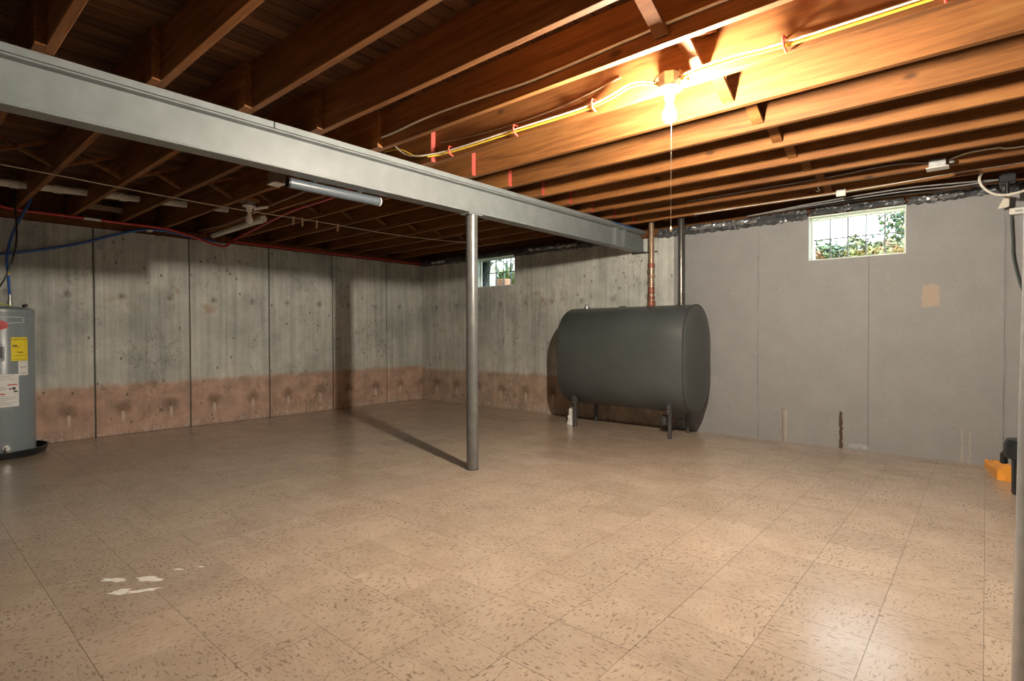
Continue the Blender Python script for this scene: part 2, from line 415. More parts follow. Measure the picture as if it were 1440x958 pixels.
# bare chipped patch on one tile
pt = MB()
def blob(cx, cy_, rx, ry, rot, n=15):
    q = []
    for k in range(n):
        a = 2*PI*k/n; r = random.uniform(.55, 1.1)
        dx, dy = rx*r*math.cos(a), ry*r*math.sin(a)
        q.append((cx+dx*math.cos(rot)-dy*math.sin(rot), cy_+dx*math.sin(rot)+dy*math.cos(rot)))
    return q
for (a, b, rx, ry, ro_) in ((4.15, -5.20, .075, .02, .6), (4.25, -5.10, .07, .035, .5), (4.30, -5.22, .05, .03, .9), (4.36, -5.15, .075, .018, 1.0), (4.24, -4.98, .03, .008, .7), (4.29, -4.90, .02, .006, .7)):
    pt.prism(blob(a, b, rx, ry, ro_), 2, .0005, .0012)
pt.build('chipped_patch', STONE, fl)

# walls: core slab + form panels
def notched(u0, u1, z0, z1, notches):
    pts = [(u0, z0), (u1, z0), (u1, z1)]
    for (a, b, zb) in sorted(notches, reverse=True):
        a2, b2 = max(a, u0), min(b, u1)
        if b2-a2 <= .002: continue
        if b2 >= u1-1e-6: pts.pop(); pts += [(u1, zb)]
        else: pts += [(b2, z1), (b2, zb)]
        pts += [(a2, zb)]
        if a2 > u0+1e-6: pts += [(a2, z1)]
        else: return pts
    pts.append((u0, z1)); return pts
WIN = [(1.262, 2.027, 1.765), (5.752, 6.517, 1.772)]
POCK = [(3.86, 4.19, 2.01)]
wl = struct(MB().box(-T, -.03, YF-T, T, 0, HW).build('wall_left', MORTAR))
seams = [0.03, -.702, -1.635, -2.55, -3.49, -4.40, -5.32, -6.24, -7.16, -8.08, YF]
for a, b in zip(seams[:-1], seams[1:]):
    g = .008
    MB().bbox(-.0301, random.uniform(-.0015, .0015), b+g, a-g, 0, HW-.002, .004).build('concrete_panel', CONC_L, wl)
for k, yy in enumerate([-.448-.4633*i for i in range(14)]):
    for zz, r in ((.29, .021), (1.50, .014)):
        MB().tube([(-.01, yy+random.uniform(-.008, .008), zz+random.uniform(-.012, .02)), (.007, yy, zz)], [r, r*.75], 9).build('form_tie', CONC_L, wl)
wb = struct(MB().prism(notched(-.03, XR+T, 0, HW, WIN+POCK), 1, .03, T).build('wall_back', MORTAR))
bseams = [0.0, .765, 1.68, 2.59, 3.50, 4.39, 5.29, 6.245, 7.16, 8.07, XR]
for a, b in zip(bseams[:-1], bseams[1:]):
    pn = a >= 4.38; g = .0012 if pn else .004
    d = random.uniform(-.0015, .0015)
    MB().prism(notched(a+g, b-g, 0, HW-.002, WIN+POCK), 1, d-(.003 if pn else 0), .0301).build('concrete_panel', PAINT if pn else CONC_B, wb)
for k, xx in enumerate([.367+.4633*i for i in range(18)]):
    for zz, r in ((.30, .019), (1.52, .013)):
        MB().tube([(xx, .01, zz), (xx, -.007 if xx > 4.4 else -.005, zz+.004)], [r, r*.75], 9).build('form_tie', CONC_B if xx < 4.38 else PAINT, wb)
# painted seam ridges
for xx in (5.29, 7.16):
    zz = 0.0; q = MB(); rnd = random.Random(int(xx*100))
    while zz < 2.1:
        h = rnd.uniform(.03, .16); wd = rnd.uniform(.002, .007 if xx != 6.245 else .004)
        q.box(xx-wd+.006, xx+wd+.006, -.003-rnd.uniform(.002, .005), 0, zz, zz+h); zz += h+rnd.choice((0, 0, .04))
    q.build('seam_ridge', PAINT, wb)
# the two walls behind the camera
struct(MB().box(XR, XR+T, YF-T, T, 0, ZB+.05).build('wall_right', PAINT))
struct(MB().box(-T, XR, YF-T, YF, 0, ZB+.05).build('wall_front', PAINT))

# ceiling: deck, subfloor boards, sills, joists, bridging
ce = struct(MB().box(-T-.1, XR+T+.1, YF-T-.1, T+.1, ZB+.03, ZB+.08).build('ceiling', BOARD))
bw = .0905; bme = MB().box(-bw/2+.0028, bw/2-.0028, YF, T, 0, .0295).mesh('board', BOARD)
for i in range(int(XR/bw)+1):
    o = link('board', bme, ce); o.location = (bw*(i+.5)+.004, 0, ZB+random.uniform(0, .0025))
for nm, m_ in (('sill_plate', MB().box(-T+.02, -.03, YF, T, HW, ZJ)),
               ('sill_plate', MB().box(.0, XR, .04, .20, HW, ZJ)),
               ('rim_joist', MB().box(-T+.02, -T+.06, YF, T, ZJ, ZB+.031)), ('light_seal_board', MB().box(-T+.02, XR+T, T+.0005, T+.03, ZJ, ZB+.031)), ('rim_joist', MB().box(-T+.06, XR+.1, .16, .20, ZJ, ZB)),  # outermost board added only to stop sky light leaking between the boards
               ('sill_plate', MB().box(XR-.001, XR-.05, YF, 0, HW, ZJ))):
    m_.build(nm, JOIST, ce)
YJ = [-.43, -.83, -1.235, -1.64, -2.06, -2.475, -2.89, -3.31, -3.73, -4.150, -4.562, -4.984, -5.4, -5.81, -6.22, -6.63, -7.04, -7.45, -7.86, -8.27, -8.68]
rme = MB().bbox(3.86, XR, 0, .038, ZJ, ZB-.001, .0025).mesh('joist', JOIST)
lme = MB().bbox(-T+.06, 4.105, -.0385, -.0005, ZJ, ZB-.001, .0025).mesh('joist', JOIST)
eme = MB().box(4.105, 4.1075, -.0380, -.001, ZJ+.001, ZB-.003).mesh('end_paint', REDEND)
lap = {}
DRX = .75                                        # the drain runs through bored holes in the joists
def drain_z(y): return 2.375+(y+5.188)*.0413
def bored(x0, x1, y0, y1, z0, z1, xc, zc, r):    # a joist with one round hole
    m_ = MB(); n = 16; a = r+.008; ring = []; sq = []
    for q in range(n):
        t = 2*PI*q/n; c_, s_ = math.cos(t), math.sin(t); k_ = a/max(abs(c_), abs(s_))
        ring.append((xc+r*c_, zc+r*s_)); sq.append((xc+k_*c_, zc+k_*s_))
    P2 = ring+sq+[(x0, z0), (x1, z0), (x1, z1), (x0, z1)]
    v = [(p[0], y, p[1]) for y in (y0, y1) for p in P2]; N = len(P2); f = []
    cor = {2: N-2, 6: N-1, 10: N-4, 14: N-3}
    for o_ in (0, N):
        for q in range(n): f.append((o_+q, o_+(q+1) % n, o_+n+(q+1) % n, o_+n+q))
        for a_, b_ in ((2, 6), (6, 10), (10, 14), (14, 2)):
            e = [n+((a_+t) % n) for t in range((b_-a_) % n+1)]
            f.append(tuple(o_+t for t in e+[cor[b_], cor[a_]]))
    for q in range(n): f.append((q, (q+1) % n, N+(q+1) % n, N+q))
    for q in range(4): f.append((N-4+q, N-4+(q+1) % 4, 2*N-4+(q+1) % 4, 2*N-4+q))
    return m_._a(v, f)
for k, y in enumerate(YJ):
    r_ = link('joist', rme, ce); r_.location = (0, y, random.uniform(0, .004))
    pz = drain_z(y-.019)
    if 8 <= k <= 16: lm_ = bored(-T+.06, 4.105, -.0385, -.0005, ZJ, ZB-.001, DRX, pz, .047).mesh('joist', JOIST)
    else: lm_ = lme
    l_ = link('joist', lm_, ce); l_.location = (random.uniform(-.0, .03)*(0 if 8 <= k <= 16 else 1), y, 0); lap[k] = l_.location.x
    if k < 8: e_ = link('end_paint', eme, l_)
    # cross bridging in the bay beyond this joist
for xb, side in ((1.92, 'l'), (6.04, 'r')):
    ys = [y+(0 if side == 'r' else -.038) for y in YJ]
    for k in range(len(ys)-1):
        ya, yb = ys[k+1]+.038, ys[k]             # bay between the far face of k+1 and the near face of k
        for s_ in (0, 1):
            xo = xb + (.022 if s_ else -.022) + random.uniform(-.015, .015)
            p0, p1 = (Vector((xo, ya, ZB-.03)), Vector((xo, yb, ZJ+.035))) if s_ == 0 else (Vector((xo, ya, ZJ+.035)), Vector((xo, yb, ZB-.03)))
            d = (p1-p0); L = d.length/2; d.normalize(); nrm = Vector((1, 0, 0)).cross(d)
            ex = .012
            MB().obox((p0+p1)/2, d*(L-.006), Vector((.020 if side == 'l' else .030, 0, 0)), nrm*.0095).build('bridging', JOIST, ce)
# crumpled plastic along the top of the end wall
def crumple(x0, x1, yb, z0, z1, n, seed, amp=.02):
    rnd = random.Random(seed); m_ = MB(); m = 4
    g = [[(x0+(x1-x0)*i/n+rnd.uniform(-.01, .01), yb-rnd.uniform(0, amp)-(.0 if j not in (1, 2) else .012), z0+(z1-z0)*j/m+rnd.uniform(-.010, .010)) for j in range(m+1)] for i in range(n+1)]
    v = [p for r in g for p in r]; f = []
    for i in range(n):
        for j in range(m): f.append((i*(m+1)+j, i*(m+1)+j+1, (i+1)*(m+1)+j+1, (i+1)*(m+1)+j))
    m_._a(v, f); b = len(m_.v)
    m_._a([(p[0], p[1]+.004, p[2]) for p in v], [q[::-1] for q in f]); return m_
crumple(.02, 1.25, .0, 2.175, 2.262, 60, 1).build('sill_wrap', SHEET, wb)
crumple(1.27, 2.02, .0, 2.200, 2.262, 40, 5, .012).build('sill_wrap', SHEET, wb)
crumple(2.03, 3.86, .0, 2.165, 2.262, 80, 2).build('sill_wrap', SHEET, wb)
crumple(4.20, 5.74, .0, 2.165, 2.262, 70, 3).build('sill_wrap', SHEET, wb)
crumple(5.76, 6.51, .0, 2.200, 2.262, 40, 6, .012).build('sill_wrap', SHEET, wb)
crumple(6.53, 8.6, .0, 2.185, 2.262, 90, 4).build('sill_wrap', SHEET, wb)
for (a, b, s_) in ((2.3, 3.1, 11), (4.6, 5.3, 12), (.3, .6, 13), (6.6, 6.9, 14)):
    crumple(a, b, -.028, 2.20, 2.235, 26, s_, .016).build('foil_scrap', FOIL, wb)
MB().box(3.859, 4.191, .10, .249, 2.009, 2.2).build('pocket_back', CONC_B, wb)

# windows: frame, glazing bars, panes
def window(n, x0, x1, z0, z1, label):
    yf = .105; e = .02; m_ = MB()
    for a in ((x0, x0+e, z0, z1), (x1-e, x1, z0, z1), (x0+e, x1-e, z0, z0+e), (x0+e, x1-e, z1-.032, z1)): m_.bbox(a[0], a[1], yf-.015, yf+.02, a[2], a[3], .003)
    o = struct(m_.build('window_%d' % n, FRAME), label)
    m_ = MB()
    m_.box(x0, x0+.008, .002, yf-.015, z0, z1).box(x1-.008, x1, .002, yf-.015, z0, z1).box(x0+.008, x1-.008, .002, yf-.015, z1-.01, z1).box(x0+.008, x1-.008, .002, yf-.015, z0, z0+.006)
    m_.build('window_lining', FRAME, o)
    for q_ in ((x0, x0+.006, z0, z1), (x1-.006, x1, z0, z1), (x0+.006, x1-.006, z1-.006, z1), (x0+.006, x1-.006, z0, z0+.006)): MB().box(q_[0], q_[1], yf+.0205, .252, q_[2], q_[3]).build('outer_lining', FRAME, o)
    a0, a1, b0, b1 = x0+e, x1-e, z0+e, z1-.032; nx, nz = 5, 2; t = .0048
    for i in range(1, nx): xx = a0+(a1-a0)*i/nx; MB().box(xx-t, xx+t, yf-.006, yf+.008, b0, b1).build('glazing_bar', MUNT, o)
    for i in range(nx):
        for j in range(nz):
            xa, xb_ = a0+(a1-a0)*i/nx+t, a0+(a1-a0)*(i+1)/nx-t; za, zb = b0+(b1-b0)*j/nz, b0+(b1-b0)*(j+1)/nz
            MB().box(xa, xb_, yf, yf+.003, za+t*j, zb-t*(1-j)).build('pane', GLASS, o)
            if j == 0: MB().box(xa, xb_, yf-.006, yf+.008, zb-t, zb+t).build('glazing_bar', MUNT, o)
    return o
window(1, 1.262, 2.027, 1.765, 2.195, 'small basement window in the bare concrete wall')
window(2, 5.752, 6.517, 1.772, 2.195, 'small basement window in the grey painted wall')

# ------------------------------------------------------------------ outdoors
struct(MB().box(-30, 40, .251, 60, 1.0, 1.60).build('ground', GRASS))
def bush(label, c, r, h, mats, n, leaf, seed, cat='bush'):
    rnd = random.Random(seed); t = empty('leafy_bush', c); m_ = [MB() for _ in mats]
    lobes = [(rnd.uniform(-.6, .6)*r, rnd.uniform(-.6, .6)*r, rnd.uniform(.25, .75)*h, rnd.uniform(.35, .6)) for _ in range(9)]
    for i in range(n):
        lo = rnd.choice(lobes); d = Vector((rnd.gauss(0, 1), rnd.gauss(0, 1), rnd.gauss(0, 1))).normalized()
        p = Vector(c)+Vector((lo[0], lo[1], lo[2]))+Vector((d.x*r*lo[3], d.y*r*lo[3], d.z*h*.5*lo[3]))*rnd.uniform(.75, 1.05)
        if p.z < c[2]+.02: p.z = c[2]+.02
        a = (d+Vector((rnd.uniform(-.7, .7), rnd.uniform(-.7, .7), rnd.uniform(-.4, .8)))).normalized(); b = a.orthogonal().normalized()
        b.rotate(Matrix.Rotation(rnd.uniform(0, 6.28), 3, a)); cc = a.cross(b); s_ = leaf*rnd.uniform(.6, 1.2)
        k = rnd.randrange(len(mats))
        m_[k]._a([p-b*s_, p+cc*s_*.45, p+b*s_, p-cc*s_*.45, p+a*s_*.15], [(0, 1, 4), (1, 2, 4), (2, 3, 4), (3, 0, 4)])
    for k, mm in enumerate(mats): m_[k].build('foliage', mm, t)
    st = MB()
    for lo in lobes[:6]: st.tube([c, (c[0]+lo[0]*.5, c[1]+lo[1]*.5, c[2]+lo[2]*.6), (c[0]+lo[0], c[1]+lo[1], c[2]+lo[2])], [.03, .02, .008], 6)
    st.build('stem', BRCAB, t)
    return tag(t, label, cat, 'bushes outside the grey wall window')
bush('rusty orange leaved bush outside, at the hedge end', (5.20, 2.65, 1.6), .24, .80, [LEAF[2], LEAF[2], LEAF[1]], 1900, .040, 2)
bush('tall thin yellow-green bush behind the orange bush', (4.98, 3.25, 1.6), .22, 1.10, [LEAF[1], LEAF[0]], 1500, .040, 3)
bush('dense green bush outside the window next to the orange bush', (5.52, 2.9, 1.6), .27, .80, [LEAF[0], LEAF[3]], 2200, .042, 1)
bush('green bush with pale yellow tips in the middle of the hedge', (5.84, 2.8, 1.6), .26, .82, [LEAF[1], LEAF[0]], 2200, .042, 4)
bush('yellow-green bush outside beneath the small tree', (6.20, 2.7, 1.6), .26, .80, [LEAF[1], LEAF[2], LEAF[0]], 2000, .042, 6)
bush('small tree with blue-green leaves rising above the hedge', (6.15, 3.7, 1.6), .36, 1.9, [LEAF[3], LEAF[0], LEAF[1]], 1500, .045, 5, 'tree')
bush('broad green shrub standing on the lawn behind the hedge', (3.4, 8.5, 1.6), 1.4, 1.7, [LEAF[0], LEAF[3]], 1100, .11, 22, 'shrub')
# spiky plant, downspout and clay blocks beyond the other window
yk = empty('yucca_plant', (.28, 1.80, 1.6)); rnd = random.Random(3); m_ = [MB(), MB()]
for i in range(170):
    a = rnd.uniform(0, 6.283); e = rnd.uniform(.05, 1.45); L = rnd.uniform(.4, .72); d = Vector((math.cos(a)*math.cos(e), math.sin(a)*math.cos(e), math.sin(e)))
    sd = d.cross(Vector((0, 0, 1))).normalized()*rnd.uniform(.014, .024); p = Vector((.28+rnd.uniform(-.15, .15), 1.80+rnd.uniform(-.1, .1), 1.66+rnd.uniform(0, .3)))
    mid = p+d*L*.55; tip = p+d*L-Vector((0, 0, L*.12)); up = Vector((0, 0, .006))
    m_[i % 2]._a([p-sd*.6, p+sd*.6, mid+sd, mid-sd, tip, mid+up*2], [(0, 1, 2, 5), (0, 5, 3), (3, 5, 4), (5, 2, 4)])
m_[0].build('blade', LEAF[3], yk); m_[1].build('blade', LEAF[1], yk)
MB().tube([(.28, 1.80, 1.6), (.28, 1.80, 1.95)], [.06, .04], 8).build('stem', BRCAB, yk)
tag(yk, 'spiky green plant with long narrow leaves outside the window in bare concrete', 'plant')
bush('dark green bush behind the spiky plant', (-.9, 3.2, 1.6), 1.2, 1.5, [LEAF[0], LEAF[3]], 1600, .07, 31)
ds = empty('pipe_bend', (.78, .95, 1.6))
MB().tube(smoothpath([(.74, .93, 1.605), (.74, .93, 1.9), (.745, .93, 2.10), (.78, .93, 2.19), (.86, .93, 2.23), (.93, .93, 2.20), (.96, .93, 2.12)], 6), .055, 14).build('pipe', SIDING, ds, True)
tag(ds, 'white pipe bend outside the window in bare concrete', 'pipe')
for i, (a, b) in enumerate(((0, 0), (.0, .182))):
    o = MB().bbox(.98, 1.20, .72, .88, 1.6+b, 1.78+b, .006).build('clay_block', BRICK)
    tag(o, 'reddish clay block %s outside the window by the white pipe bend' % ('lying on the ground' if i == 0 else 'stacked on another block'), 'block')

# ------------------------------------------------------------------ steel beam and posts
bm_ = empty('steel_beam', (3.96, -4.5, 2.03))
MB().bbox(3.905, 4.015, YF, .09, 2.030, 2.041, .003).build('bottom_flange', STEEL, bm_)
MB().box(3.955, 3.965, YF, .09, 2.041, 2.232).build('web', STEEL, bm_)
MB().bbox(3.905, 4.015, YF, .09, 2.232, 2.2425, .003).build('top_flange', STEEL, bm_)
for a, b in ((YF, -4.402), (-4.398, .03)): MB().bbox(3.898, 4.020, a, b, 2.2435, 2.2795, .002).build('nailer_plate', STEEL, bm_)
MB().box(3.965, 4.010, -.62, -.56, 2.041, 2.232).build('stiffener', STEEL, bm_)
MB().box(3.965, 4.012, -.44, -.40, 2.041, 2.232).build('stiffener', STEEL, bm_)
MB().box(3.87, 4.17, .001, .06, 2.011, 2.029).build('bearing_plate', LEGM, bm_)
tag(bm_, 'long grey painted steel I-beam under the joists with a wooden nailer on top', 'beam')
def column(name, base, top, r, label, cap=True, mat=None):
    t = empty(name, base); mat = mat or COLUMN
    b, tp = Vector(base), Vector(top); d = (tp-b).normalized()
    MB().tube([b+d*.004, tp], r, 32).build('shaft', mat, t, True)
    MB().tube([b+d*.001, b+d*.010], [r*1.06, r*1.04], 32).build('base_ring', LEGM, t, True)
    if cap:
        MB().bbox(tp.x-.05, tp.x+.05, tp.y-.075, tp.y+.075, tp.z, tp.z+.011, .002).build('cap_plate', STEEL, t)
        MB().tube([(tp.x+.035, tp.y-.06, tp.z-.008), (tp.x+.035, tp.y-.06, tp.z+.03)], .007, 6).build('bolt', LEGM, t)
    return tag(t, label, 'post')
column('support_column', (3.96, -2.782, 0), (3.96, -2.782, 2.0185), .0475, 'round grey steel column holding up the beam in the middle of the floor')
P0, P1 = Vector((7.1480, -4.0770, .2570)), Vector((7.1575, -4.0565, .9291)); dd = (P1-P0)/(P1.z-P0.z)
column('support_post', P0-dd*.2570, P0+dd*(2.2785-.2570), .045, 'glossy grey steel post leaning slightly near the orange bag', False, plain('glossy_post_paint', (.36, .37, .37), .18, .5, .1))

# ------------------------------------------------------------------ oil tank
tk = empty('oil_tank', (4.04, -.372, 0))
TX0, TX1, TY, TZ, TR, TH = 3.285, 4.80, -.375, .812, .343, .563
def oval(k, n=14):
    pts = []; R = TR*k if k < 1 else TR*k; s_ = TH-TR
    for i in range(n+1): a = PI*i/n; pts.append((math.cos(a)*TR*k, s_*(.35+.65*k)+math.sin(a)*TR*k))
    for i in range(n+1): a = PI+PI*i/n; pts.append((math.cos(a)*TR*k, -s_*(.35+.65*k)+math.sin(a)*TR*k))
    return pts
def loft(rings, cap=True):
    m_ = MB(); n = len(rings[0][1]); v = []; f = []
    for x, pts in rings: v += [(x, TY+p[0], TZ+p[1]) for p in pts]
    for i in range(len(rings)-1):
        for k in range(n): f.append((i*n+k, i*n+(k+1) % n, (i+1)*n+(k+1) % n, (i+1)*n+k))
    if cap: f.append(tuple(range(n))); f.append(tuple((len(rings)-1)*n+k for k in range(n)))
    return m_._a(v, f)
sh = loft([(TX0, oval(.985)), (TX0+.012, oval(1)), (TX1-.012, oval(1)), (TX1, oval(.985))]); 
sh.build('shell', TANKM, tk, True)
for s_, xe in ((1, TX1), (-1, TX0)):
    rg = [(xe-.001*s_, oval(.984)), (xe+.010*s_, oval(.965)), (xe+.024*s_, oval(.90)), (xe+.040*s_, oval(.72)), (xe+.052*s_, oval(.45)), (xe+.057*s_, oval(.18)), (xe+.058*s_, oval(.04))]
    e_ = loft(rg).build('end_cap', TANKM, tk, True)
# weld rim
rimv = MB(); n_ = len(oval(1))
rimv = loft([(TX1-.006, oval(1.006)), (TX1+.006, oval(1.006)), (TX1+.006, oval(.975)), (TX1-.006, oval(.975)), (TX1-.006, oval(1.006))], False)
rimv.build('weld_rim', LEGM, tk, True)
for xx in (3.455, 4.615):
    for yy in (-.60, -.15):
        zt = TZ-(TH-TR)-math.sqrt(max(0, TR**2-(yy-TY)**2))
        lg = MB().tube([(xx, yy, 0), (xx, yy, zt+.015)], .021, 14).build('leg', LEGM, tk, True)
        MB().bbox(xx-.024, xx+.024, yy-.027, yy+.027, zt-.075, zt+.035, .004).build('socket', LEGM, lg)
        MB().tube([(xx, yy-.034, zt-.01), (xx, yy-.024, zt-.01)], .008, 6).build('bolt', GALV, lg)
        MB().tube([(xx, yy-.034, zt-.05), (xx, yy-.024, zt-.05)], .008, 6).build('bolt', GALV, lg)
ztop = TZ+TH
MB().lathe([(.035, -.02), (.035, .012), (.022, .014), (.022, .04), (.015, .045)], (3.47, TY, ztop), 16).build('gauge', GALV, tk, True)
MB().lathe([(.04, -.02), (.04, .01), (.03, .012)], (3.95, TY, ztop), 16).build('plug', LEGM, tk, True)
MB().tube(smoothpath([(4.42, TY, TZ-TH+.02), (4.42, TY, .20), (4.44, TY+.03, .15), (4.50, -.16, .13), (4.52, -.03, .13)], 6), .008, 8).build('fuel_line', COPPER, tk, True)
MB().lathe([(.03, 0), (.042, .01), (.042, .09), (.02, .11)], (4.44, TY+.02, .09), 16).build('filter_bowl', LEGM, tk, True)
tag(tk, 'big charcoal grey oval oil tank on four legs against the wall', 'tank')
def riser(name, x, y, z0, z1, r, mat, rings, label):
    t = empty(name, (x, y, z0))
    MB().tube([(x, y, z0), (x, y, z1-.06), (x, y+.006, z1-.02), (x, y+.03, z1), (x, y+.40, z1)], r, 20).build('pipe', mat, t, True)
    for (za, zb, rr, mm) in rings:
        MB().lathe([(r, 0), (rr*.93, .0), (rr, .006), (rr, (zb-za)-.006), (rr*.93, zb-za), (r, zb-za)], (x, y, za), 20).build('coupling', mm, t, True)
    return tag(t, label, 'pipe')
riser('filler_pipe', 4.262, -.30, ztop-.05, 2.40, .030, COPPER, [(1.375, 1.435, .044, REDBR), (1.45, 1.485, .040, REDBR), (1.60, 1.625, .036, COPPER), (1.69, 1.72, .043, COPPER), (1.80, 1.845, .041, REDBR), (1.51, 1.585, .035, REDBR)], 'brownish iron pipe with couplings rising from the tank beside the beam end')
riser('vent_pipe', 4.600, -.29, ztop-.06, 2.40, .034, DKPIPE, [(1.36, 1.392, .042, DKPIPE)], 'plain dark steel pipe rising from the tank in front of the grey paint')
tag(MB()._a([(4.022, -.74, 2.281), (4.022, -.22, 2.281), (3.93, -.28, 2.284), (3.93, -.70, 2.284), (4.030, -.70, 2.268), (4.028, -.28, 2.262)], [(0, 1, 2, 3), (0, 4, 5, 1)]).build('blue_plastic_strip', BLUETARP), 'strip of blue plastic lying on top of the beam near the wall', 'plastic sheet')
# paper bag by the tank leg
def lump(name, c, sx_, sy_, sz, mat, seed, n=9, m=14, rough=.22):
    rnd = random.Random(seed); m_ = MB(); v = []
    for i in range(n+1):
        e = PI/2*i/n
        for k in range(m):
            a = 2*PI*k/m; q = 1+rnd.uniform(-rough, rough)
            v.append((c[0]+sx_*math.cos(a)*math.cos(e)*q, c[1]+sy_*math.sin(a)*math.cos(e)*q, c[2]+max(0, sz*math.sin(e)*(1+rnd.uniform(-rough, rough)))))
    f = [(i*m+k, i*m+(k+1) % m, (i+1)*m+(k+1) % m, (i+1)*m+k) for i in range(n) for k in range(m)]; f.append(tuple(range(m)))
    return m_._a(v, f).build(name, mat)
tag(lump('crumpled_bag', (3.335, -.50, 0), .05, .045, .20, PAPER, 4), 'small crumpled white bag on the floor by the tank leg', 'bag')

# ------------------------------------------------------------------ water heater
HC = (.325, -5.19); HR = .268
pan = empty('drain_pan', (HC[0], HC[1], 0))
MB().lathe([(.315, .001), (.338, .008), (.352, .058), (.362, .062), (.362, .066), (.345, .066), (.332, .012), (.02, .010)], (*HC, 0), 48).build('tray', BLACKP, pan, True)
tag(pan, 'black plastic drain pan on the floor under the water heater', 'pan')
wh = empty('water_heater', (HC[0], HC[1], .012))
MB().lathe([(HR-.01, .0125), (HR, .022), (HR, 1.295), (HR-.006, 1.312)], (*HC, 0), 56).build('jacket', HEATER, wh, True)
lid = MB().lathe([(HR+.004, 1.285), (HR+.004, 1.308), (HR-.01, 1.322), (HR-.05, 1.334), (.03, 1.338)], (*HC, 0), 56).build('lid', HEATER, wh, True)
D = math.radians
def patch(nm, a0, a1, z0, z1, off, mat, par, base=0.0008): return MB().cyl(HC, HR+base, D(a0), D(a1), z0, z1, off, 14).build(nm, mat, par, True)
el = patch('energy_label', 16, 46, .853, 1.062, .0008, YELLOW, wh); el['label'] = 'yellow energy label'
def wrapt(a_mid, z, k=.0026): return lambda x, y: Vector((HC[0]+(HR+k)*math.cos(D(a_mid)+x/HR), HC[1]+(HR+k)*math.sin(D(a_mid)+x/HR), z+y))
text_mesh('ENERGYGUIDE', .021, wrapt(31, 1.036), 'print', INK, el)
for (a0, a1, z0, z1) in ((18, 26, .984, .993), (26, 36, .925, .931), (18, 30, .975, .979), (22, 40, .897, .900), (20, 44, .866, .868)): patch('print', a0, a1, z0, z1, .0004, INK, el, .0018)
wl2 = patch('warranty_label', 27, 46, .722, .850, .0008, PAPER, wh)
for z in (.835, .80, .795, .787, .745, .735): patch('print', 30, 43, z, z+.0035, .0004, GREYINK, wl2, .0018)
il = patch('instruction_label', -25, 27.5, .452, .738, .0008, PAPER, wh); il['label'] = 'white instruction label with red lines'
patch('print', 10, 25, .640, .650, .0004, REDINK, il, .0018); patch('print', -20, 6, .56, .572, .0004, REDINK, il, .0018)
for i, z in enumerate((.72, .705, .69, .625, .612, .60, .545, .53, .515, .50, .485, .47)): patch('print', -20, (8, 22, 16)[i % 3] if z < .56 else (20, 14)[i % 2]-(6 if .59 < z < .63 else 0), z, z+.004, .0004, GREYINK, il, .0018)
patch('print', 12, 16, .604, .614, .0004, INK, il, .0018); patch('print', 17, 22, .600, .622, .0004, INK, il, .0018); patch('print', 19, 25, .578, .592, .0004, INK, il, .0018)
for (z0, z1, a0, a1) in ((.17, .415, -22, 17), (.86, 1.00, -22, 6)):
    cv = patch('access_cover', a0, a1, z0, z1, .020, HEATER, wh); patch('cover_lip', a0+3, a1-3, z0+.02, z1-.02, .004, HEATDK if z0 > .5 else HEATER, cv, .021)
    a_ = D(a0/2+a1/2); MB().tube([(HC[0]+(HR+.02)*math.cos(D(a1-2)), HC[1]+(HR+.02)*math.sin(D(a1-2)), z1-.012), (HC[0]+(HR+.026)*math.cos(D(a1-2)), HC[1]+(HR+.026)*math.sin(D(a1-2)), z1-.012)], .006, 8).build('screw', GALV, cv)
bd = MB(); q = []
for k in range(24): a = 2*PI*k/24; q.append((a, math.cos(a), math.sin(a)))
bv = []; 
for off in (.001, .007):
    for (_, c_, s_) in q: aa = D(-3)+c_*.072/HR*1.0; bv.append((HC[0]+(HR+off)*math.cos(aa), HC[1]+(HR+off)*math.sin(aa), 1.168+s_*.042))
bd._a(bv, [tuple(range(24, 48))]+[(k, (k+1) % 24, 24+(k+1) % 24, 24+k) for k in range(24)])
bdo = bd.build('badge', REDINK, wh); bdo['label'] = 'red oval badge with pale pinstripe'
pin = [(HC[0]+(HR+.002)*math.cos(D(a)), HC[1]+(HR+.002)*math.sin(D(a)), z) for a, z in ((10, 1.185), (20, 1.19), (36, 1.195), (38, 1.205), (38, 1.23), (36, 1.238), (18, 1.24), (-5, 1.24))]
MB().tube(smoothpath(pin, 4), .0022, 6).build('pinstripe', PAPER, wh)
a_ = D(7); dr = Vector((math.cos(a_), math.sin(a_), 0)); b_ = Vector((HC[0], HC[1], .088))
MB().tube([b_+dr*(HR-.01), b_+dr*(HR+.012), b_+dr*(HR+.013), b_+dr*(HR+.045)], [.030, .030, .017, .017], 16).build('drain_valve', GALV, wh, True)
MB().tube([(.36, -5.00, 1.33), (.36, -5.00, 1.352), (.40, -4.985, 1.356), (.43, -4.99, 1.345)], .011, 8).build('conduit_elbow', HEATDK, wh, True)
MB().lathe([(.022, 0), (.022, .05), (.017, .052), (.017, .07)], (.33, -5.09, 1.333), 14).build('nipple', GALV, wh, True)
MB().lathe([(.022, 0), (.022, .05), (.017, .052), (.017, .07)], (.33, -5.29, 1.333), 14).build('nipple', GALV, wh, True)
tag(wh, 'grey cylindrical electric water heater with yellow energy label', 'water heater')
def line(name, pts, r, mat, label, cat, n=8, sm=8, group=None, extra=None):
    t = MB().tube(smoothpath(pts, sm), r, n).build(name, mat, None, True); tag(t, label, cat, group)
    if extra:
        for (p, q_, rr, mm) in extra: MB().tube([p, q_], rr, 10).build('printed_band' if mm is PAPER else 'fitting', mm, t, True)
    return t
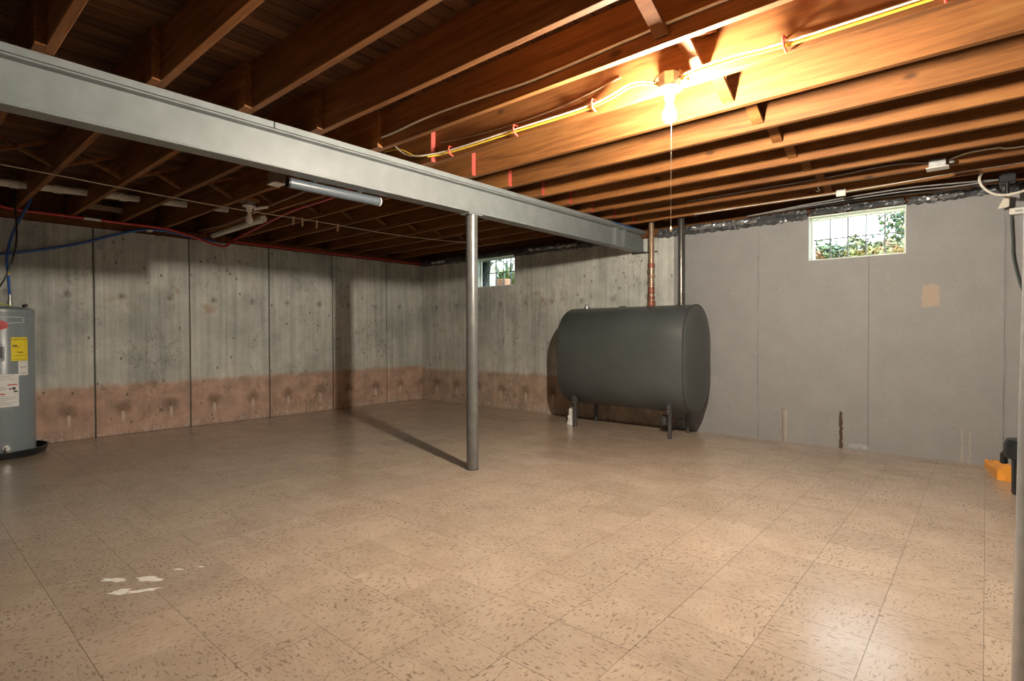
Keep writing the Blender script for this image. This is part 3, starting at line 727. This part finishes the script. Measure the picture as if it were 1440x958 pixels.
line('blue_water_pipe', [(.33, -5.09, 1.40), (.31, -5.095, 1.61), (.30, -5.10, 1.80), (.29, -5.05, 2.04), (.27, -4.93, 2.34), (.27, -4.90, 2.50)], .011, BLUEPEX, 'blue plastic pipe rising from the top of the water heater', 'pipe', extra=[((.33, -5.09, 1.40), (.33, -5.09, 1.45), .013, GALV), ((.308, -5.096, 1.63), (.306, -5.097, 1.66), .0125, YELLOW)])
line('black_power_cable', [(.26, -5.32, 1.336), (.30, -5.23, 1.45), (.33, -5.15, 1.53), (.345, -5.085, 1.71), (.345, -5.040, 1.94), (.33, -5.042, 2.27), (.33, -5.042, 2.50)], .008, BLKCAB, 'black power cable hanging down to the water heater', 'cable')
line('yellow_ground_wire', [(.375, -5.27, 1.342), (.395, -5.18, 1.362), (.385, -5.08, 1.342)], .006, plain('lime_wire', (.55, .62, .10), .5), 'short lime-yellow wire lying on top of the water heater', 'wire')
line('blue_supply_pipe', [(.06, -7.0, 1.86), (.06, -5.6, 1.83), (.05, -5.13, 1.842), (.05, -4.60, 1.985), (.05, -4.25, 2.13), (.06, -3.98, 2.225), (.08, -3.75, 2.24), (.10, -3.56, 2.215), (.12, -3.35, 2.19), (.02, -3.20, 2.20)], .013, BLUEPEX, 'blue plastic pipe sagging along the bare concrete wall', 'pipe', extra=[((.068, -3.93, 2.222), (.07, -3.88, 2.229), .0145, PAPER)])
line('red_supply_pipe', [(.30, -5.33, 2.40), (.22, -5.20, 2.305), (.16, -5.06, 2.264), (.14, -4.6, 2.262), (.13, -4.2, 2.262), (.14, -3.8, 2.258), (.15, -3.55, 2.215), (.14, -3.28, 2.150), (.06, -3.12, 2.145), (.03, -3.04, 2.21)], .013, REDPEX, 'red plastic pipe running under the joists along the bare concrete wall', 'pipe', extra=[((.137, -4.50, 2.262), (.134, -4.36, 2.262), .0145, PAPER)])
line('red_branch_pipe', [(3.6, -3.20, 2.46), (3.1, -3.21, 2.34), (2.8, -3.20, 2.318), (2.45, -3.18, 2.31), (1.75, -3.12, 2.33), (1.0, -3.06, 2.30), (.05, -3.00, 2.245)], .012, REDPEX, 'red plastic pipe crossing between the joists by the unlit bulb', 'pipe')
line('red_wall_pipe', [(.02, -3.0, 2.2215), (.02, -1.5, 2.2215), (.02, -.05, 2.2215)], .0105, REDPEX, 'thin red pipe lying along the top edge of the concrete wall', 'pipe')
# white plastic drain between the joists
pv = empty('drain_pipe', (DRX, -4.4, 2.40)); pp = [(DRX, y_, drain_z(y_)) for y_ in (-7.0, -5.7, -4.5, -3.352)]
MB().tube(pp, .034, 16).build('pipe', WHITEP, pv, True)
for t_ in (.10, .30, .42, .50, .58, .72, .80, .93):
    f_ = t_*3; i_ = min(2, int(f_)); a = Vector(pp[i_]).lerp(Vector(pp[i_+1]), f_-i_); d = (Vector(pp[i_+1])-Vector(pp[i_])).normalized()
    MB().tube([a-d*.035, a-d*.030, a+d*.030, a+d*.035], [.036, .040, .040, .036], 16).build('coupling', WHITEP, pv, True)
tag(pv, 'white plastic drain pipe with couplings running through the joists', 'pipe')
wp = empty('white_pipe', (.8, -3.30, 2.25)); MB().tube([(.15, -3.285, 2.245), (1.45, -3.30, 2.252)], .030, 16).build('pipe', WHITEP, wp, True)
MB().tube([(1.40, -3.30, 2.2515), (1.50, -3.302, 2.2525)], .036, 16).build('cap', WHITEP, wp, True)
tag(wp, 'short white pipe under the joists pointing at the unlit bulb', 'pipe')
tr = MB().prism([(.12, 2.365), (.22, 2.365), (.22, 2.40), (.215, 2.40), (.215, 2.372), (.125, 2.372), (.125, 2.40), (.12, 2.40)], 1, -4.5625, -4.1880).build('metal_tray', BRCAB)
tag(tr, 'dull metal channel between the joists above the red pipe', 'tray')

# clothesline with pegs
cl_ = MB().tube(smoothpath([(2.19, -6.2, 2.215), (2.15, -5.34, 2.205), (1.97, -3.95, 2.205), (1.95, -3.0, 2.215), (1.93, -1.94, 2.215), (1.92, -.9, 2.262), (1.92, -.85, 2.276)], 8), .0045, 6).build('clothesline', ROPE)
tag(cl_, 'thin cotton clothesline strung under the joists', 'rope')
for k, yy in enumerate((-3.23, -3.13, -2.98, -2.75)):
    xx = 1.953; zz = 2.213; lean = (.006, -.002, .003, .008)[k]
    pg = empty('clothes_peg', (xx, yy, zz-.05))
    MB().obox((xx-.005, yy+lean, zz-.028), (.0035, 0, 0), (0, .006, 0), (0, lean*.3, .04)).build('peg_half', PEG, pg)
    MB().obox((xx+.0055, yy+lean, zz-.028), (.0035, 0, 0), (0, .006, 0), (0, lean*.3, .04)).build('peg_half', PEG, pg)
    tag(pg, 'wooden clothes peg on the line, %s from the unlit bulb' % ('first', 'second', 'third', 'fourth')[k], 'clothes peg', 'pegs on the clothesline')

# ------------------------------------------------------------------ lamps, boxes and cables on the joists
def lampholder(t, x, y, z, lit):
    MB().lathe([(.057, .0), (.057, .004), (.050, .012), (.020, .012)], (x, y, z-.012), 28).build('canopy', WHITEM, t, True)
    h = MB().lathe([(.042, 0), (.028, -.014), (.0225, -.030), (.0225, -.046), (.019, -.048)], (x, y, z-.012), 24).build('socket', WHITEM, t, True)
    pr = [(.013, 0), (.0145, -.012), (.016, -.028), (.020, -.040), (.027, -.055), (.0305, -.072), (.029, -.088), (.021, -.101), (.009, -.107), (.001, -.108)]
    b = MB().lathe(pr, (x, y, z-.058), 24).build('bulb', LIT if lit else WHITEM, t, True)
    return b
lp = empty('ceiling_lamp', (5.925, -3.435, 2.235))
MB().lathe([(.053, 0), (.053, .055), (.045, .058)], (5.925, -3.435, 2.2355), 8).build('outlet_box', GALV, lp)
MB().box(5.84, 5.965, -3.352, -3.310, 2.294, 2.34).box(5.86, 5.99, -3.40, -3.352, 2.294, 2.305).build('mounting_cleat', JOIST, lp)
lampholder(lp, 5.925, -3.435, 2.235, True)
MB().tube([(5.945, -3.455, 2.20), (5.945, -3.460, 1.90), (5.945, -3.462, 1.575)], .0012, 5).build('pull_cord', WHCAB, lp)
MB().lathe([(.001, 0), (.005, .003), (.006, .012), (.002, .026)], (5.945, -3.462, 1.552), 10).build('cord_bead', WHITEM, lp, True)
MB().tube(smoothpath([(5.872, -3.44, 2.275), (5.855, -3.44, 2.262), (5.850, -3.44, 2.285), (5.862, -3.43, 2.31)], 5), .003, 6).build('wire_tail', COPPER, lp)
MB().tube(smoothpath([(5.978, -3.44, 2.270), (5.985, -3.45, 2.255), (5.992, -3.44, 2.275), (5.97, -3.43, 2.305)], 5), .003, 6).build('wire_tail', COPPER, lp)
tag(lp, 'porcelain ceiling lamp with a lit bulb and pull cord', 'lamp')
ul = empty('ceiling_lamp', (1.99, -3.66, 2.25))
MB().lathe([(.055, 0), (.055, .026), (.04, .028)], (1.99, -3.66, 2.2515), 10).build('outlet_box', GALV, ul)
MB().box(1.90, 2.08, -3.728, -3.60, 2.2795, 2.30).build('mounting_cleat', JOIST, ul)
lampholder(ul, 1.99, -3.66, 2.2515, False)
MB().tube([(2.0, -3.62, 2.22), (2.03, -3.58, 2.235), (2.06, -3.52, 2.25)], .012, 8).build('plug_adapter', WHITEM, ul, True)
tag(ul, 'porcelain ceiling lamp with an unlit white bulb beside the clothesline', 'lamp')
jb = empty('junction_box', (2.85, -3.84, 2.24)); MB().bbox(2.78, 2.90, -3.86, -3.768, 2.262, 2.36, .003).build('box', GALV, jb); MB().bbox(2.775, 2.905, -3.865, -3.768, 2.255, 2.262, .002).build('cover', WHITEM, jb)
tag(jb, 'steel junction box with a white cover on a joist near the grey tube', 'junction box')
gt = empty('grey_tube', (3.875, -3.92, 2.0)); MB().tube([(3.872, -4.245, 1.997), (3.872, -3.60, 1.997)], .031, 24).build('tube', plain('slate_tube_paint', (.085, .105, .125), .35), gt, True)
MB().tube([(3.872, -4.252, 1.997), (3.872, -4.246, 1.997)], .027, 20).build('end_plug', BLACKP, gt); MB().tube([(3.872, -3.599, 1.997), (3.872, -3.592, 1.997)], .031, 20).build('end_cap', WHITEM, gt)
MB().box(3.862, 3.904, -4.1, -4.07, 2.026, 2.0425).build('hanger', GALV, gt)
MB().box(3.862, 3.904, -3.78, -3.75, 2.026, 2.0425).build('hanger', GALV, gt)
tag(gt, 'short grey tube hung under the side of the steel beam', 'tube')
def offs(pts, dy, dz): return [(p[0], p[1]+dy, p[2]+dz) for p in pts]
Lp = [(3.60, -3.352, 2.46), (3.80, -3.358, 2.43), (3.98, -3.365, 2.345), (4.12, -3.362, 2.325), (4.31, -3.330, 2.322), (4.89, -3.328, 2.321), (5.443, -3.328, 2.320), (5.70, -3.36, 2.345), (5.874, -3.42, 2.275)]
Rp = [(5.976, -3.42, 2.275), (6.08, -3.405, 2.295), (6.22, -3.36, 2.315), (6.394, -3.33, 2.318), (6.85, -3.328, 2.318), (7.6, -3.33, 2.32), (8.6, -3.33, 2.32)]
line('yellow_cable', Lp, .006, YELCAB, 'yellow cable from the beam to the lit lamp, upper of the bundle', 'cable')
line('yellow_cable', offs(Lp[3:], -.004, -.0145), .006, YELCAB, 'yellow cable from the beam to the lit lamp, beneath the upper one', 'cable')
line('white_cable', [(3.72, -3.372, 2.50), (3.86, -3.385, 2.39), (4.02, -3.390, 2.33)]+offs(Lp[4:], -.017, -.005), .005, WHCAB, 'white cable bundled with the yellow ones between beam and lit lamp', 'cable')
line('yellow_cable', Rp, .006, YELCAB, 'yellow cable running from the lit lamp away from the beam, upper of the pair', 'cable')
line('yellow_cable', offs(Rp, -.004, -.0145), .006, YELCAB, 'yellow cable running from the lit lamp away from the beam, lower of the pair', 'cable')
line('white_cable', offs(Rp, -.017, -.005), .005, WHCAB, 'white cable bundled with the yellow pair beyond the lit lamp', 'cable')
for k, xx in enumerate((4.315, 4.888, 5.443, 6.394, 6.93)):
    cp_ = MB().tube([(xx, -3.3105, 2.345), (xx, -3.347, 2.342), (xx, -3.352, 2.325), (xx+.002, -3.349, 2.297), (xx+.004, -3.316, 2.284)], .0055, 6).build('cable_clip', REDCLIP)
    tag(cp_, ('red cable clip on the yellow bundle, first from the steel beam', 'red cable clip on the yellow bundle, second from the steel beam', 'red cable clip on the yellow bundle, last before the lit lamp', 'red cable clip beyond the lit lamp, first from the lamp', 'red cable clip beyond the lit lamp, second from the lamp')[k], 'clip', 'red cable clips')
line('white_joist_cable', [(3.86, -3.739, 2.352), (4.2, -3.738, 2.346), (4.55, -3.738, 2.360), (5.0, -3.738, 2.350), (5.354, -3.738, 2.336), (5.9, -3.738, 2.350), (6.24, -3.738, 2.356), (7.2, -3.738, 2.350), (8.6, -3.738, 2.35)], .0062, WHCAB, 'off-white cable stapled along a joist beside the lit lamp', 'cable')
line('thin_bell_wire', [(4.2, -3.316, 2.40), (4.7, -3.316, 2.365), (5.2, -3.316, 2.37), (5.6, -3.316, 2.42)], .0025, BRCAB, 'thin brown wire along the joist above the yellow cables', 'wire')
line('brown_cable', [(.05, -3.40, 2.295), (.7, -3.40, 2.275), (1.26, -3.41, 2.275), (1.9, -3.43, 2.30), (2.5, -3.45, 2.31), (2.9, -3.44, 2.33), (3.6, -3.44, 2.34)], .007, BRCAB, 'brown cable sagging under the joists past the unlit bulb', 'cable')
# right-hand end: boxes and cables near the grey wall
line('grey_joist_cable', [(4.9, -.835, 2.33), (5.55, -.837, 2.335), (6.1, -.837, 2.338), (6.5, -.838, 2.35), (6.72, -.84, 2.32)], .006, GRCAB, 'grey cable running along a joist into the metal box', 'cable')
line('white_box_cable', [(6.84, -.84, 2.32), (6.95, -.842, 2.345), (7.1, -.842, 2.345), (7.3, -.842, 2.325), (8.6, -.842, 2.33)], .006, WHCAB, 'off-white cable leaving the metal box along the joist', 'cable')
jb = empty('junction_box', (6.78, -.87, 2.26)); MB().bbox(6.73, 6.83, -.93, -.835, 2.262, 2.32, .003).build('box', GALV, jb); MB().bbox(6.715, 6.845, -.94, -.835, 2.254, 2.262, .002).build('cover', WHITEM, jb)
MB().tube([(6.845, -.885, 2.29), (6.872, -.885, 2.29)], .012, 8).build('connector', GALV, jb)
tag(jb, 'galvanised junction box with a white plate between joists above the painted wall', 'junction box')
jb = MB().bbox(6.065, 6.135, -.452, -.431, 2.255, 2.315, .003).build('switch_box', WHITEM); tag(jb, 'small cream cable junction on the last joist above the window', 'junction box')
line('cream_joist_cable', [(4.8, -.437, 2.285), (5.5, -.437, 2.289), (6.06, -.437, 2.288), (6.6, -.437, 2.30), (7.0, -.437, 2.31), (8.6, -.437, 2.31)], .0045, WHCAB, 'thin cream cable along the last joist above the window', 'cable')
hk = MB().tube([(6.01, -.862, 2.2795), (6.01, -.862, 2.255), (6.022, -.862, 2.240), (6.012, -.862, 2.226), (5.998, -.862, 2.238)], .003, 6).build('screw_hook', GALV); tag(hk, 'small screw hook under a joist near the window', 'hook')
for i, (za, ya, mt, lb) in enumerate(((2.262, -.30, GRCAB, 'grey cable running under the last joist into the black box'), (2.238, -.18, BLKCAB, 'black cable running along the top of the painted wall'), (2.250, -.24, GRCAB, 'second grey cable behind, dipping towards the black box'))):
    line('wall_cable', [(5.2, -.06, 2.27), (5.9, ya*.5, za+.03), (6.5, ya, za+.012), (6.85, ya, za-.004), (7.12, -.24, 2.25)], .006, mt, lb, 'cable')
bb = empty('black_box', (7.165, -.25, 2.2)); MB().bbox(7.115, 7.215, -.29, -.20, 2.215, 2.272, .006).build('box', BLACKP, bb)
MB().tube([(7.165, -.245, 2.216), (7.165, -.245, 2.12)], .014, 10).build('stub', BLACKP, bb, True); MB().box(7.13, 7.20, -.27, -.22, 2.272, 2.281).build('bracket', BLACKP, bb)
tag(bb, 'black junction box under the joists above the painted wall', 'junction box')
line('white_loop_cable', [(7.03, -.30, 2.33), (7.005, -.31, 2.275), (7.01, -.31, 2.225), (7.04, -.31, 2.175), (7.09, -.31, 2.132), (7.15, -.31, 2.115), (7.21, -.31, 2.118), (7.27, -.30, 2.14), (7.4, -.27, 2.24), (7.45, -.25, 2.33)], .009, WHITEP, 'thick white cable looping down from the joists around the black box', 'cable')
tg_ = MB()._a([(7.112, -.105, 2.05), (7.178, -.105, 2.058), (7.182, -.108, 2.146), (7.15, -.108, 2.138), (7.112, -.103, 2.05), (7.178, -.103, 2.058), (7.182, -.106, 2.146), (7.15, -.106, 2.138)], [(0,1,2,3), (7,6,5,4), (0,4,5,1), (1,5,6,2), (2,6,7,3), (3,7,4,0)]).build('paper_tag', plain('cream_paper', (.70, .66, .56), .7)); tag(tg_, 'cream paper tag hanging below the black box', 'tag')
ob = empty('outlet_box', (7.23, -.02, 2.0)); MB().bbox(7.180, 7.300, -.055, -.004, 2.003, 2.052, .004).build('box', WHITEM, ob); MB().box(7.215, 7.26, -.057, -.055, 2.018, 2.036).build('socket', GREYINK, ob)
tag(ob, 'flat white surface box on the painted wall above the dark hanging cord', 'outlet')
line('hanging_cord', [(7.193, -.035, 2.003), (7.197, -.035, 1.90), (7.203, -.033, 1.793), (7.205, -.033, 1.70), (7.225, -.033, 1.568), (7.262, -.033, 1.41), (7.33, -.033, 1.25), (7.42, -.033, 1.2)], .0075, plain('dark_green_cord', (.06, .085, .085), .5), 'dark cord hanging down the painted wall from the white box', 'cord')
# orange bag and black canister
rnd = random.Random(5); ob_ = MB(); nu, nv_ = 12, 8; v = []
for i in range(nu+1):
    for j in range(nv_+1):
        u, q = i/nu, j/nv_; wd = .03+.15*u
        v.append((7.06+.14*u+(q-.5)*wd*.9, -.06-.50*u-(q-.5)*wd*.4, .012+.095*math.sin(PI*min(1, .15+q*.8))*(.45+.7*u)*(.85+.3*rnd.random())+.015*rnd.random()))
b = (nu+1)*(nv_+1); v += [(p[0], p[1], .001+.0*p[2]) for p in v]
f = []; I = lambda i, j: i*(nv_+1)+j
for i in range(nu):
    for j in range(nv_): f += [(I(i, j), I(i+1, j), I(i+1, j+1), I(i, j+1)), tuple(b+q for q in (I(i, j+1), I(i+1, j+1), I(i+1, j), I(i, j)))]
for i in range(nu): f += [(I(i, 0), b+I(i, 0), b+I(i+1, 0), I(i+1, 0)), (I(i, nv_), I(i+1, nv_), b+I(i+1, nv_), b+I(i, nv_))]
for j in range(nv_): f += [(I(0, j), I(0, j+1), b+I(0, j+1), b+I(0, j)), (I(nu, j), b+I(nu, j), b+I(nu, j+1), I(nu, j+1))]
ob_._a(v, f); tag(ob_.build('orange_bag', ORANGE), 'crumpled orange plastic bag on the floor by the black canister', 'bag')
cn = empty('black_canister', (7.28, -.88, 0)); MB().lathe([(.085, 0), (.09, .01), (.09, .24), (.085, .25)], (7.275, -.90, 0), 28).build('body', BLACKP, cn, True)
MB().lathe([(.10, 0), (.118, .012), (.122, .05), (.118, .10), (.105, .13), (.06, .138)], (7.265, -.875, .232), 28).build('head', BLACKP, cn, True)
MB().tube([(7.17, -.84, .27), (7.15, -.80, .24), (7.15, -.78, .18)], .022, 10).build('hose_port', BLACKP, cn, True)
tag(cn, 'black plastic canister standing on the floor next to the orange bag', 'canister')
